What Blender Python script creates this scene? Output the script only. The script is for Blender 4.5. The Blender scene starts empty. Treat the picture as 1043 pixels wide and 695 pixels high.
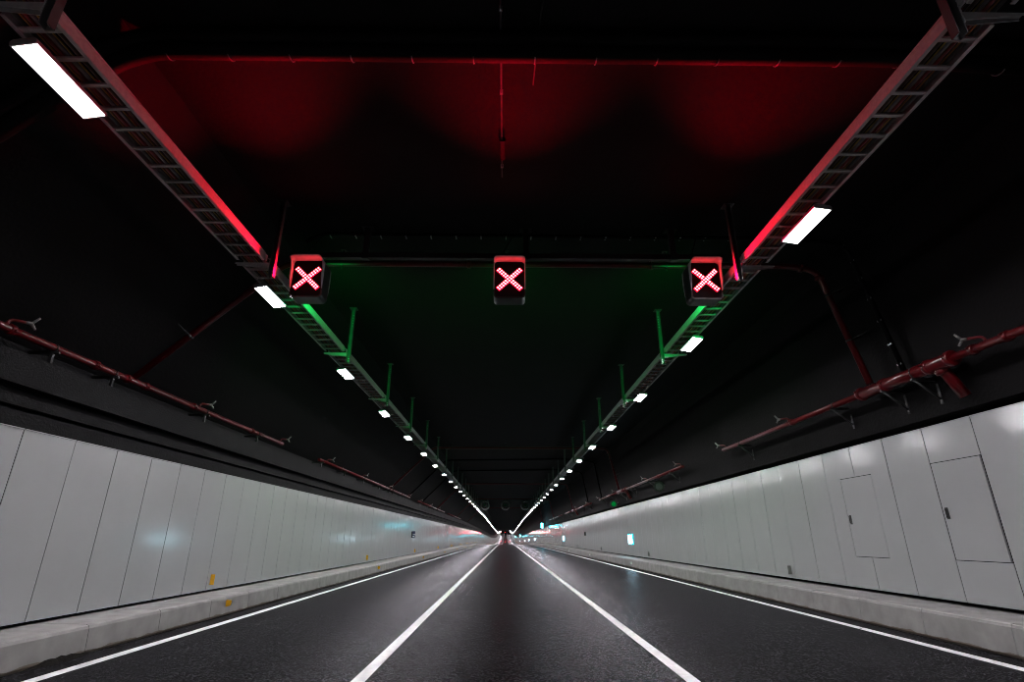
import bpy, math, random
from mathutils import Vector
random.seed(7)
C = bpy.context.scene
COL = C.collection

# ---------------------------------------------------------------- camera, world, exposure
CAM_H = 1.42
PITCH = math.atan((548.0 - 347.5) / 540.0)
YAW = math.atan2(514.7 - 521.5, math.hypot(540.0, 200.5))
cd = bpy.data.cameras.new('camera')
cam = bpy.data.objects.new('camera', cd)
COL.objects.link(cam)
cam.location = (0, 0, CAM_H)
cam.rotation_euler = (math.pi / 2 + PITCH, 0, YAW)
cd.sensor_width = 36.0
cd.lens = 540.0 / 1043.0 * 36.0
cd.clip_start = 0.05
cd.clip_end = 2000
C.camera = cam
w = bpy.data.worlds.new('night')
C.world = w
w.use_nodes = True
w.node_tree.nodes['Background'].inputs[0].default_value = (0.5, 0.5, 0.55, 1)
w.node_tree.nodes['Background'].inputs[1].default_value = 0.0
C.view_settings.view_transform = 'Standard'
C.view_settings.look = 'None'
C.view_settings.gamma = 1
C.view_settings.exposure = 0.0
C.view_settings.use_curve_mapping = False
C.cycles.use_denoising = True
C.cycles.max_bounces = 5
C.cycles.filter_width = 1.0
C.cycles.sample_clamp_indirect = 6

LAMP_W = 250.0        # radiance of the tunnel lamps
RED_W = 45.0         # radiance of the red signal dots
RED_BEAM = 2000.0    # watts of each signal's forward beam
GREEN_W = 45.0       # radiance of the green dots on the back of the signals
GREEN_BEAM = 430.0

# ---------------------------------------------------------------- materials
def newmat(name):
    m = bpy.data.materials.new(name)
    m.use_nodes = True
    nt = m.node_tree
    return m, nt, nt.nodes['Principled BSDF']

def link(nt, a, b): nt.links.new(a, b)

def plain(name, col, rough=0.5, metal=0.0, var=0.15, scale=6.0, bump=0.0, bscale=40.0, spec=0.5):
    m, nt, b = newmat(name)
    geo = nt.nodes.new('ShaderNodeNewGeometry')
    n = nt.nodes.new('ShaderNodeTexNoise')
    n.inputs['Scale'].default_value = scale
    n.inputs['Detail'].default_value = 4
    link(nt, geo.outputs['Position'], n.inputs['Vector'])
    r = nt.nodes.new('ShaderNodeValToRGB')
    r.color_ramp.elements[0].position = 0.3
    r.color_ramp.elements[1].position = 0.7
    r.color_ramp.elements[0].color = [c * (1 - var) for c in col] + [1]
    r.color_ramp.elements[1].color = [c * (1 + var) for c in col] + [1]
    link(nt, n.outputs['Fac'], r.inputs[0])
    link(nt, r.outputs[0], b.inputs['Base Color'])
    b.inputs['Roughness'].default_value = rough
    b.inputs['Metallic'].default_value = metal
    b.inputs['Specular IOR Level'].default_value = spec
    if bump:
        n2 = nt.nodes.new('ShaderNodeTexNoise')
        n2.inputs['Scale'].default_value = bscale
        n2.inputs['Detail'].default_value = 3
        link(nt, geo.outputs['Position'], n2.inputs['Vector'])
        bp = nt.nodes.new('ShaderNodeBump')
        bp.inputs['Strength'].default_value = bump
        bp.inputs['Distance'].default_value = 0.02
        link(nt, n2.outputs['Fac'], bp.inputs['Height'])
        link(nt, bp.outputs[0], b.inputs['Normal'])
    return m

def emit(name, col, strength):
    m = bpy.data.materials.new(name)
    m.use_nodes = True
    nt = m.node_tree
    nt.nodes.clear()
    e = nt.nodes.new('ShaderNodeEmission')
    o = nt.nodes.new('ShaderNodeOutputMaterial')
    e.inputs[0].default_value = list(col) + [1]
    e.inputs[1].default_value = strength
    link(nt, e.outputs[0], o.inputs[0])
    return m

M = {}
# asphalt: dark speckled stone, half glossy
m, nt, b = newmat('asphalt')
geo = nt.nodes.new('ShaderNodeNewGeometry')
v = nt.nodes.new('ShaderNodeTexVoronoi'); v.inputs['Scale'].default_value = 46
link(nt, geo.outputs['Position'], v.inputs['Vector'])
n = nt.nodes.new('ShaderNodeTexNoise'); n.inputs['Scale'].default_value = 0.6; n.inputs['Detail'].default_value = 5
link(nt, geo.outputs['Position'], n.inputs['Vector'])
bw = nt.nodes.new('ShaderNodeRGBToBW'); link(nt, v.outputs['Color'], bw.inputs[0])
r = nt.nodes.new('ShaderNodeValToRGB')
r.color_ramp.elements[0].color = (0.0015, 0.0015, 0.0018, 1); r.color_ramp.elements[0].position = 0.45
r.color_ramp.elements[1].color = (0.036, 0.036, 0.041, 1); r.color_ramp.elements[1].position = 0.85
link(nt, bw.outputs[0], r.inputs[0])
mx = nt.nodes.new('ShaderNodeMixRGB'); mx.blend_type = 'MULTIPLY'; mx.inputs[0].default_value = 0.5
link(nt, r.outputs[0], mx.inputs[1]); link(nt, n.outputs['Fac'], mx.inputs[2])
link(nt, mx.outputs[0], b.inputs['Base Color'])
b.inputs['Roughness'].default_value = 0.9
b.inputs['Specular IOR Level'].default_value = 0.0
bp = nt.nodes.new('ShaderNodeBump'); bp.inputs['Strength'].default_value = 0.6; bp.inputs['Distance'].default_value = 0.006
link(nt, v.outputs['Distance'], bp.inputs['Height']); link(nt, bp.outputs[0], b.inputs['Normal'])
gl = nt.nodes.new('ShaderNodeBsdfGlossy'); gl.inputs['Roughness'].default_value = 0.27; gl.inputs[0].default_value = (0.9, 0.88, 0.93, 1)
fr = nt.nodes.new('ShaderNodeFresnel'); fr.inputs['IOR'].default_value = 1.22
mu = nt.nodes.new('ShaderNodeMath'); mu.operation = 'MULTIPLY'; mu.inputs[1].default_value = 0.20
ms = nt.nodes.new('ShaderNodeMixShader')
link(nt, bp.outputs[0], gl.inputs['Normal']); link(nt, fr.outputs[0], mu.inputs[0]); link(nt, mu.outputs[0], ms.inputs[0])
link(nt, b.outputs[0], ms.inputs[1]); link(nt, gl.outputs[0], ms.inputs[2])
link(nt, ms.outputs[0], nt.nodes['Material Output'].inputs['Surface'])
M['asphalt'] = m
# enamelled steel cladding, gently wavy
m, nt, b = newmat('enamel')
geo = nt.nodes.new('ShaderNodeNewGeometry')
n = nt.nodes.new('ShaderNodeTexNoise'); n.inputs['Scale'].default_value = 1.3; n.inputs['Detail'].default_value = 3
link(nt, geo.outputs['Position'], n.inputs['Vector'])
r = nt.nodes.new('ShaderNodeValToRGB')
r.color_ramp.elements[0].color = (0.335, 0.345, 0.348, 1); r.color_ramp.elements[1].color = (0.375, 0.383, 0.387, 1)
link(nt, n.outputs['Fac'], r.inputs[0]); link(nt, r.outputs[0], b.inputs['Base Color'])
n2 = nt.nodes.new('ShaderNodeTexNoise'); n2.inputs['Scale'].default_value = 2.2; n2.inputs['Detail'].default_value = 2
link(nt, geo.outputs['Position'], n2.inputs['Vector'])
bp = nt.nodes.new('ShaderNodeBump'); bp.inputs['Strength'].default_value = 0.12; bp.inputs['Distance'].default_value = 0.05
link(nt, n2.outputs['Fac'], bp.inputs['Height']); link(nt, bp.outputs[0], b.inputs['Normal'])
b.inputs['Roughness'].default_value = 0.14
b.inputs['Specular IOR Level'].default_value = 0.42
M['enamel'] = m
# concrete kerb with a brown dirt line at its foot
m, nt, b = newmat('kerb_concrete')
geo = nt.nodes.new('ShaderNodeNewGeometry')
n = nt.nodes.new('ShaderNodeTexNoise'); n.inputs['Scale'].default_value = 3.5; n.inputs['Detail'].default_value = 8
link(nt, geo.outputs['Position'], n.inputs['Vector'])
r = nt.nodes.new('ShaderNodeValToRGB')
r.color_ramp.elements[0].color = (0.215, 0.21, 0.207, 1); r.color_ramp.elements[0].position = 0.3
r.color_ramp.elements[1].color = (0.31, 0.302, 0.295, 1); r.color_ramp.elements[1].position = 0.7
link(nt, n.outputs['Fac'], r.inputs[0])
tc = nt.nodes.new('ShaderNodeTexCoord'); sx = nt.nodes.new('ShaderNodeSeparateXYZ')
link(nt, tc.outputs['Object'], sx.inputs[0])
ad = nt.nodes.new('ShaderNodeMath'); ad.operation = 'MULTIPLY_ADD'; ad.inputs[1].default_value = -0.09; ad.inputs[2].default_value = 0.09
link(nt, n.outputs['Fac'], ad.inputs[0])
lt = nt.nodes.new('ShaderNodeMath'); lt.operation = 'LESS_THAN'
link(nt, sx.outputs[2], lt.inputs[0]); link(nt, ad.outputs[0], lt.inputs[1])
mx = nt.nodes.new('ShaderNodeMixRGB'); mx.inputs[2].default_value = (0.13, 0.105, 0.08, 1)
link(nt, lt.outputs[0], mx.inputs[0]); link(nt, r.outputs[0], mx.inputs[1]); link(nt, mx.outputs[0], b.inputs['Base Color'])
b.inputs['Roughness'].default_value = 0.7
bp = nt.nodes.new('ShaderNodeBump'); bp.inputs['Strength'].default_value = 0.2; bp.inputs['Distance'].default_value = 0.01
link(nt, n.outputs['Fac'], bp.inputs['Height']); link(nt, bp.outputs[0], b.inputs['Normal'])
M['kerb'] = m
M['lining'] = plain('black_fire_lining', (0.0042, 0.0038, 0.0043), 0.8, var=0.25, scale=1.2, bump=0.3, bscale=18, spec=0.12)
M['ledge'] = plain('dark_concrete', (0.0060, 0.0060, 0.0066), 0.8, var=0.2, scale=2, bump=0.3, spec=0.12)
M['paint'] = plain('road_paint', (0.86, 0.86, 0.87), 0.55, var=0.10, scale=9, bump=0.2, bscale=60)
M['galv'] = plain('galvanised_steel', (0.31, 0.32, 0.33), 0.42, 0.1, var=0.12, scale=20)
M['channel'] = plain('dull_channel_steel', (0.10, 0.10, 0.105), 0.45, 0.5, var=0.1)
M['redpipe'] = plain('red_pipe_paint', (0.075, 0.002, 0.004), 0.30, var=0.12, scale=8, spec=0.35)
M['brass'] = plain('nozzle_metal', (0.24, 0.235, 0.23), 0.3, 0.8)
M['black'] = plain('black_plastic', (0.012, 0.012, 0.013), 0.45)
M['duct'] = plain('duct_sleeve', (0.0025, 0.0025, 0.0028), 0.65, spec=0.08)
M['bracket'] = plain('dark_bracket_steel', (0.012, 0.012, 0.013), 0.5)
M['sign_case'] = plain('sign_case', (0.008, 0.0075, 0.008), 0.38)
M['visor'] = plain('visor_inside', (0.50, 0.46, 0.50), 0.3)
M['housing'] = plain('lamp_housing', (0.2, 0.2, 0.21), 0.45, 0.3)
M['darksteel'] = plain('dark_handle', (0.006, 0.006, 0.006), 0.4)
M['fan'] = plain('fan_case', (0.10, 0.10, 0.10), 0.5, 0.3)
M['yellow'] = plain('yellow_reflector', (0.60, 0.31, 0.006), 0.35)
M['grey_back'] = plain('reflector_back', (0.15, 0.15, 0.145), 0.5)
M['navy'] = plain('navy_plate', (0.018, 0.022, 0.07), 0.4)
M['bluebox'] = plain('blue_sign_case', (0.02, 0.10, 0.14), 0.4)
M['whiteface'] = plain('white_symbol', (0.7, 0.7, 0.72), 0.5)
M['dirt'] = plain('broken_asphalt', (0.010, 0.009, 0.008), 0.9, var=0.5, scale=40, bump=0.6, bscale=50, spec=0.05)
M['lamp'] = emit('lamp_glow', (1.0, 0.965, 0.99), LAMP_W)
M['red_led'] = emit('red_dots', (1.0, 0.030, 0.036), RED_W)
M['red_bloom'] = emit('red_bloom', (1.0, 0.0, 0.03), 1.15)  # emission that stands in for the bloom between the red dots
M['green_led'] = emit('green_dots', (0.0, 1.0, 0.13), GREEN_W)
M['cyan_face'] = emit('cyan_white_face', (0.5, 0.86, 1.0), 32.0)
M['cyan_edge'] = emit('cyan_border', (0.0, 0.6, 0.8), 1.6)
M['cyan_sign'] = emit('cyan_exit_face', (0.07, 0.80, 1.0), 30.0)
M['green_dot'] = emit('green_glow', (0.0, 0.5, 0.08), 0.28)  # on the fan hubs this emission stands in for a reflection
for nm, c in dict(cable_black=(0.012, 0.012, 0.012), cable_grey=(0.07, 0.07, 0.075), cable_brown=(0.05, 0.025, 0.015),
                  cable_yellow=(0.20, 0.145, 0.012), cable_orange=(0.24, 0.10, 0.012), cable_red=(0.14, 0.012, 0.014)).items():
    M[nm] = plain(nm, c, 0.45)

# ---------------------------------------------------------------- mesh helpers
class MB:
    def __init__(s): s.v = []; s.f = []; s.sm = []
    def face(s, idx, smooth=False): s.f.append(idx); s.sm.append(smooth)
    def box(s, x0, x1, y0, y1, z0, z1, c=0.0):
        if c > 0:
            return s.prism([(x0 + c, z0), (x1 - c, z0), (x1, z0 + c), (x1, z1 - c), (x1 - c, z1), (x0 + c, z1), (x0, z1 - c), (x0, z0 + c)], y0, y1)
        b = len(s.v)
        s.v += [(x0, y0, z0), (x1, y0, z0), (x1, y1, z0), (x0, y1, z0), (x0, y0, z1), (x1, y0, z1), (x1, y1, z1), (x0, y1, z1)]
        for q in ((3, 2, 1, 0), (4, 5, 6, 7), (0, 1, 5, 4), (1, 2, 6, 5), (2, 3, 7, 6), (3, 0, 4, 7)):
            s.face([b + i for i in q])
        return s
    def prism(s, poly, y0, y1, smooth=False, axis='y'):
        n = len(poly); b = len(s.v)
        def P(p, t): return (p[0], t, p[1]) if axis == 'y' else ((t, p[0], p[1]) if axis == 'x' else (p[0], p[1], t))
        for t in (y0, y1):
            s.v += [P(p, t) for p in poly]
        s.face([b + i for i in range(n)])
        s.face([b + n + i for i in reversed(range(n))])
        for i in range(n):
            j = (i + 1) % n
            s.face([b + j, b + i, b + n + i, b + n + j], smooth)
        return s
    def hood(s, outer, inner, y0, depth, zcut, zfull):
        """open hood over a face at y0: full depth at zfull, none at zcut"""
        idx = [i for i, p in enumerate(outer) if p[1] > zcut]
        # the outline starts at the right side, so the points over zcut run right > top > left
        k = 0
        while (idx[k] + 1) % len(outer) in idx and k < len(idx) - 1: k += 1
        order = idx[k + 1:] + idx[:k + 1]
        b = len(s.v)
        for i in order:
            z_ = outer[i][1]; f = 0.45 * min(1.0, max(0.1, (z_ - zcut) / 0.25)) if z_ < 0.27 else 0.45 + 0.55 * min(1.0, (z_ - 0.27) / (zfull - 0.27))
            for (p, y) in ((outer[i], y0), (outer[i], y0 + depth * f), (inner[i], y0), (inner[i], y0 + depth * f)):
                s.v.append((p[0], y, p[1]))
        for j in range(len(order) - 1):
            q = b + 4 * j; r_ = q + 4
            s.face([q, r_, r_ + 1, q + 1], True); s.face([q + 2, q + 3, r_ + 3, r_ + 2], True); s.face([q + 1, r_ + 1, r_ + 3, q + 3])
        e = b + 4 * (len(order) - 1)
        s.face([b, b + 1, b + 3, b + 2]); s.face([e, e + 2, e + 3, e + 1])
        return s
    def shell(s, outer, inner, y0, y1):
        n = len(outer); b = len(s.v)
        for t in (y0, y1):
            s.v += [(p[0], t, p[1]) for p in outer]
            s.v += [(p[0], t, p[1]) for p in inner]
        for i in range(n):
            j = (i + 1) % n
            o0, o1, i0, i1 = b, b + 2 * n, b + n, b + 3 * n
            s.face([o0 + j, o0 + i, o1 + i, o1 + j], True)
            s.face([i0 + i, i0 + j, i1 + j, i1 + i], True)
            s.face([o0 + i, o0 + j, i0 + j, i0 + i])
            s.face([o1 + j, o1 + i, i1 + i, i1 + j])
        return s
    def tube(s, pts, r, n=12, cap=True):
        pts = [Vector(p) for p in pts]
        b = len(s.v)
        rs = r if isinstance(r, (list, tuple)) else [r] * len(pts)
        up = None
        for i, p in enumerate(pts):
            t = (pts[min(i + 1, len(pts) - 1)] - pts[max(i - 1, 0)]).normalized()
            if up is None:
                up = Vector((0, 0, 1)) if abs(t.z) < 0.9 else Vector((0, 1, 0))
            a = t.cross(up).normalized(); c = a.cross(t).normalized()
            up = c
            for k in range(n):
                th = 2 * math.pi * k / n
                q = p + (a * math.cos(th) + c * math.sin(th)) * rs[i]
                s.v.append(tuple(q))
        for i in range(len(pts) - 1):
            for k in range(n):
                k2 = (k + 1) % n
                s.face([b + i * n + k, b + i * n + k2, b + (i + 1) * n + k2, b + (i + 1) * n + k], True)
        if cap:
            s.face([b + k for k in reversed(range(n))])
            e = b + (len(pts) - 1) * n
            s.face([e + k for k in range(n)])
        return s
    def cyl(s, p, q, r, n=14): return s.tube([p, q], r, n)
    def mesh(s, name, mat):
        me = bpy.data.meshes.new(name)
        me.from_pydata(s.v, [], s.f)
        me.polygons.foreach_set('use_smooth', s.sm)
        me.materials.append(mat)
        me.update()
        return me

def bend(pts, r, n=6):
    """round the corners of a polyline"""
    pts = [Vector(p) for p in pts]
    out = [pts[0]]
    for i in range(1, len(pts) - 1):
        a = (pts[i - 1] - pts[i]); c = (pts[i + 1] - pts[i])
        d = min(r, a.length * 0.45, c.length * 0.45)
        p0 = pts[i] + a.normalized() * d; p1 = pts[i] + c.normalized() * d
        for k in range(n + 1):
            t = k / n
            out.append(p0.lerp(pts[i], t).lerp(pts[i].lerp(p1, t), t))
    out.append(pts[-1])
    return out

def rrect(w_, h_, r, cx=0, cz=0, n=5):
    out = []
    for (sx_, sz_, a0) in ((1, 1, 0), (-1, 1, 90), (-1, -1, 180), (1, -1, 270)):
        for k in range(n + 1):
            a = math.radians(a0 + 90 * k / n)
            out.append((cx + sx_ * (w_ / 2 - r) + r * math.cos(a), cz + sz_ * (h_ / 2 - r) + r * math.sin(a)))
    return out

def obj(name, mesh, parent=None, loc=(0, 0, 0), rotz=0.0):
    o = bpy.data.objects.new(name, mesh)
    COL.objects.link(o)
    o.location = loc
    o.rotation_euler = (0, 0, rotz)
    if parent: o.parent = parent
    return o

def tag(o, label, cat, group=None):
    o['label'] = label; o['category'] = cat
    if group: o['group'] = group
    return o

def thing(name, label, cat, loc=(0, 0, 0), rotz=0.0, group=None):
    o = bpy.data.objects.new(name, None)
    o.empty_display_size = 0.1
    COL.objects.link(o)
    o.location = loc; o.rotation_euler = (0, 0, rotz)
    return tag(o, label, cat, group)

def struct(name, mb, mat, parent=None):
    o = obj(name, mb.mesh(name, mat), parent)
    o['kind'] = 'structure'
    return o

ORD = 'first second third fourth fifth sixth seventh eighth ninth tenth eleventh twelfth thirteenth fourteenth fifteenth sixteenth seventeenth eighteenth nineteenth twentieth'.split()

# ---------------------------------------------------------------- course of the road: dips past 90 m, climbs past 300 m
def dz(y):
    if y < 90: return 0.0
    if y < 300:
        t = (y - 90) / 210.0
        return -1.5 * t * t * (3 - 2 * t)
    return -1.5 + 7.0e-5 * (y - 300) ** 2
def dx(y): return 0.0
def yawat(y): return -math.atan((dx(y + 1) - dx(y - 1)) / 2)
def stations(y0, y1):
    s_, y = [y0], y0
    while True:
        y += 20 if y < 80 else 8
        if y >= y1 - 2: break
        s_.append(y)
    return s_ + [y1]
def strip(mb, prof, y0, y1, closed=False, smooth=False):
    st = stations(y0, y1); n = len(prof); b = len(mb.v)
    for y in st:
        mb.v += [(x + dx(y), y, z + dz(y)) for x, z in prof]
    for i in range(len(st) - 1):
        for k in range(n if closed else n - 1):
            k2 = (k + 1) % n
            mb.face([b + i * n + k, b + i * n + k2, b + (i + 1) * n + k2, b + (i + 1) * n + k], smooth)
    if closed:
        mb.face([b + k for k in range(n)])
        e = b + (len(st) - 1) * n
        mb.face([e + k for k in reversed(range(n))])
    return mb
def at(x, y, z): return (x + dx(y), y, z + dz(y))

Y0, Y1 = -14.0, 720.0
ZC = 6.85                                  # flat ceiling
KL, KR = -5.48, 6.43                       # kerb faces
WL, WR = -6.15, 7.20                       # cladding faces

# ---------------------------------------------------------------- setting
struct('floor', strip(MB(), [(KL - 0.9, 0), (KR + 0.9, 0), (KR + 0.9, -0.2), (KL - 0.9, -0.2)], Y0, Y1, True), M['asphalt'])
struct('ceiling', strip(MB(), [(-7.15, 4.08), (-4.3, ZC), (4.35, ZC), (6.50, 6.68), (6.66, 6.50),
                               (6.90, 6.50), (6.90, 7.15), (-4.5, 7.15), (-7.35, 4.3)], Y0, Y1, True), M['lining'])
wl = struct('wall_left', strip(MB(), [(-7.4, 4.08), (-7.15, 4.08), (-7.15, 3.74), (-6.45, 3.74), (-6.45, 3.33), (-6.62, 3.33), (-6.62, 3.19),
                                      (-6.42, 3.19), (-6.42, 3.05), (-6.56, 3.05), (-6.56, 2.98), (-6.36, 2.98), (-6.36, 0.0), (-7.4, 0.0)], Y0, Y1, True), M['ledge'])
wr = struct('wall_right', strip(MB(), [(6.66, 6.50), (7.12, 3.30), (7.40, 3.25), (7.40, 0), (7.7, 0), (7.7, 6.5)], Y0, Y1, True), M['lining'])

# cladding panels, children of the walls
rp = random.Random(3)
def panel_mesh(wd, z0, z1, side, holes=()):
    """face at x = 0 turned to the road, body behind; side -1 left wall, +1 right wall"""
    mb = MB(); t = 0.008
    x0, x1 = (0, t) if side > 0 else (-t, 0)
    y0, y1 = -wd / 2 + 0.008, wd / 2 - 0.008
    rects = [(y0, y1, z0, z1)]
    if holes:
        hy0, hy1, hz0, hz1 = holes
        rects = [(y0, y1, z0, hz0), (y0, y1, hz1, z1)]
        if hy0 > y0 + 0.02: rects.append((y0, hy0, hz0, hz1))
        if hy1 < y1 - 0.02: rects.append((hy1, y1, hz0, hz1))
    for (a, b_, c, d) in rects: mb.box(x0, x1, a, b_, c, d)
    fx = (-0.012, 0.04) if side > 0 else (-0.04, 0.012)
    mb.box(fx[0], fx[1], y0, y1, z1, z1 + 0.014)         # capping lip
    return mb
def clad(parent, X, first, wd, z0, z1, side, start, n_parts, special={}):
    base = panel_mesh(wd, z0, z1, side).mesh('wall_panel', M['enamel'])
    k0 = math.floor((start - first) / wd)
    rest = MB()
    k = k0
    while True:
        yc = first + (k + 0.5) * wd
        if yc > Y1 - 1: break
        if k - k0 < n_parts:
            me = special[k].mesh('wall_panel', M['enamel']) if k in special else base
            o = obj('wall_panel', me, parent, at(X, yc, 0), rp.uniform(-0.002, 0.002) + yawat(yc))
            o.rotation_euler[1] = rp.uniform(-0.0008, 0.0008)
        else:
            b_ = panel_mesh(wd, z0, z1, side)
            off = len(rest.v); cs, sn = math.cos(yawat(yc)), math.sin(yawat(yc)); P = at(X, yc, 0)
            jt = rp.uniform(-0.003, 0.003)
            for (x, y, z) in b_.v: rest.v.append((P[0] + x * cs - y * sn + jt * y, P[1] + x * sn + y * cs, P[2] + z))
            for f in b_.f: rest.face([off + i for i in f])
        k += 1
    o = obj('wall_panel', rest.mesh('wall_panel', M['enamel']), parent); o['kind'] = 'stuff'
clad(wl, WL, 6.82, 0.872, 0.405, 2.715, -1, -2.0, 98)
RW = 1.03
special = {0: panel_mesh(RW, 0.472, 3.185, 1, (-0.6, 0.6, 1.078, 2.604)),
           2: panel_mesh(RW, 0.472, 3.185, 1, (0.005, 0.6, 1.055, 2.6)),
           3: panel_mesh(RW, 0.472, 3.185, 1, (-0.6, 0.005, 1.055, 2.6))}
clad(wr, WR, 8.05, RW, 0.472, 3.185, 1, -2.0, 98, special)

# access doors in the right cladding
def access_door(yc, wd, z0, z1, gap_near, label, hl):
    t = thing('access_door', label, 'door', (WR, yc, z0))
    h_ = z1 - z0
    obj('door_leaf', MB().box(0.004, 0.03, -wd / 2 + gap_near, wd / 2 - 0.005, 0.006, h_ - 0.006).mesh('door_leaf', M['enamel']), t)
    hd = MB().box(-0.002, 0.012, wd / 2 - 0.115, wd / 2 - 0.055, 0.62, 0.80)
    hd.cyl((-0.022, wd / 2 - 0.085, 0.64), (-0.022, wd / 2 - 0.085, 0.78), 0.010, 8)
    hd.cyl((-0.022, wd / 2 - 0.085, 0.65), (0.0, wd / 2 - 0.085, 0.65), 0.008, 8)
    hd.cyl((-0.022, wd / 2 - 0.085, 0.77), (0.0, wd / 2 - 0.085, 0.77), 0.008, 8)
    o = obj('handle', hd.mesh('handle', M['darksteel']), t); o['label'] = 'black recessed pull handle'
    return t
access_door(8.565, 1.018, 1.083, 2.599, 0.035, 'grey access door filling one wall panel, nearest door on the right wall', 1)
access_door(11.145, 1.025, 1.06, 2.595, 0.012, 'grey access door set across a panel joint, second door on the right wall', 2)

# kerbs
def kerb_prof(side):
    if side < 0:
        return [(KL, 0), (KL + 0.02, 0.03), (KL + 0.005, 0.30), (KL - 0.01, 0.332), (KL - 0.045, 0.35), (-6.34, 0.36), (-6.34, 0)]
    return [(KR, 0), (KR - 0.02, 0.03), (KR - 0.005, 0.35), (KR + 0.01, 0.382), (KR + 0.045, 0.398), (7.38, 0.41), (7.38, 0)]
def kerb(name, side, first, ln):
    root = bpy.data.objects.new(name, None); COL.objects.link(root); root['kind'] = 'structure'
    prof = kerb_prof(side)
    base = MB().prism(prof, -ln / 2 + 0.005, ln / 2 - 0.005).mesh('kerb_block', M['kerb'])
    k0 = math.floor((0.0 - first) / ln)
    for k in range(k0, k0 + 98):
        yc = first + (k + 0.5) * ln
        obj('kerb_block', base, root, at(0, yc, 0))
    yl = first + (k0 + 98) * ln
    rest = strip(MB(), prof, yl, Y1, True)
    strip(rest, prof, Y0, first + k0 * ln, True)
    o = obj('kerb_block', rest.mesh('kerb_block', M['kerb']), root); o['kind'] = 'stuff'
    return root
kl = kerb('baseboard_left', -1, 7.93, 1.55)
kr = kerb('baseboard_right', 1, 7.5, 1.55)

# painted lines (with the small slanting cuts the photo shows)
def road_line(x, wd, cuts=()):
    mb = MB()
    ys = [Y0] + list(cuts) + [Y1]
    for i in range(len(ys) - 1):
        a = ys[i] + (0.012 if i else 0); b_ = ys[i + 1] - (0.012 if i < len(ys) - 2 else 0)
        st = stations(a, b_)
        if len(st) == 2 and b_ - a < 2: st = [a, b_]
        sl = 0.07
        n0 = len(mb.v)
        for j, y in enumerate(st):
            s_ = sl if ((j == 0 and i) or (j == len(st) - 1 and i < len(ys) - 2)) else 0
            for (xx, zz, ss) in ((x - wd / 2, 0.0, -s_), (x - wd / 2, 0.004, -s_), (x + wd / 2, 0.004, s_), (x + wd / 2, 0.0, s_)):
                mb.v.append((xx + dx(y), y + ss, zz + dz(y)))
        for j in range(len(st) - 1):
            for k in range(3):
                q = n0 + j * 4 + k
                mb.face([q, q + 1, q + 5, q + 4])
        mb.face([n0 + 3, n0 + 2, n0 + 1, n0]); e = n0 + (len(st) - 1) * 4; mb.face([e, e + 1, e + 2, e + 3])
    return struct('road_marking', mb, M['paint'])
road_line(-1.545, 0.145); road_line(1.985, 0.145)
road_line(-5.00, 0.15, (7.35, 18.6)); road_line(5.95, 0.15, (9.9,))

# broken asphalt lip at the left kerb foot
mb = MB(); rl = random.Random(5); n_ = 14
pts_o = [(KL + 0.02 + 0.10 * math.sin(math.pi * i / n_) * rl.uniform(0.7, 1.2), 6.95 + 1.15 * i / n_) for i in range(n_ + 1)]
for i in range(n_ + 1):
    hh = 0.055 * math.sin(math.pi * i / n_) * rl.uniform(0.7, 1.2)
    mb.v += [(pts_o[i][0], pts_o[i][1], 0.001), (KL + 0.035, pts_o[i][1], 0.004 + hh), (KL + 0.022, pts_o[i][1], 0.004 + hh)]
for i in range(n_):
    for k in range(2): mb.face([i * 3 + k, i * 3 + k + 1, i * 3 + k + 4, i * 3 + k + 3])
tag(obj('asphalt_lump', mb.mesh('asphalt_lump', M['dirt'])), 'dark ragged lump of broken asphalt at the foot of the left kerb', 'debris')

# ---------------------------------------------------------------- tunnel lamps
LZ = 5.565
def lamp_meshes():
    hs = MB().prism([(-0.118, 0.022), (0.118, 0.022), (0.118, 0.045), (0.09, 0.066), (-0.09, 0.066), (-0.118, 0.045)], -0.45, 0.45)
    for (a, b_, c, d) in ((-0.118, -0.108, -0.45, 0.45), (0.108, 0.118, -0.45, 0.45), (-0.108, 0.108, -0.45, -0.432), (-0.108, 0.108, 0.432, 0.45)):
        hs.box(a, b_, c, d, 0.0, 0.022)
    ln = MB().box(-0.107, 0.107, -0.431, 0.431, 0.008, 0.0219)
    br = MB().box(-0.10, 0.10, -0.02, 0.02, 0.064, 0.074).box(-0.012, 0.012, -0.012, 0.012, 0.07, 0.118)
    return hs.mesh('housing', M['housing']), ln.mesh('diffuser', M['lamp']), br.mesh('clamp', M['galv'])
lh, ll, lb = lamp_meshes()
def lamp_row(x, first, step, side, n_neg):
    i = -n_neg; seen = 0
    first_seen = {'left': 0, 'right': 0}[side]
    while True:
        y = first + step * i
        if y > 600: break
        j = i + 1
        if i < 0: lab = 'tunnel lamp of the %s row behind the viewpoint' % side
        elif i == 0: lab = ('largest white lamp at the upper left corner, under the left cable ladder' if side == 'left'
                            else 'largest white lamp of the right row, above and beside the right red cross signal')
        elif i == 1: lab = ('white lamp just left of and below the left red cross signal' if side == 'left'
                            else 'white lamp just below the right red cross signal, beside the green lit ladder rail')
        elif j <= 16: lab = '%s white lamp from the viewpoint in the %s row of ceiling lamps' % (ORD[j - 1], side)
        else: lab = 'tiny white lamp in the far run of the %s ceiling row near the vanishing point' % side
        t = thing('tunnel_lamp', lab, 'lamp', at(x, y, LZ), yawat(y), 'lamps of the %s ceiling row' % side)
        t.rotation_euler[1] = -0.17 if side == 'left' else 0.17       # lamps lean towards the middle of the road
        obj('diffuser', ll, t)
        if i < 60:
            obj('housing', lh, t)
        if i < 14:
            obj('clamp', lb, t, (0, -0.3, 0)); obj('clamp', lb, t, (0, 0.3, 0))
        i += 1
lamp_row(-4.335, 4.02, 4.90, 'left', 3)
lamp_row(4.245, 6.45, 4.92, 'right', 3)

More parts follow.
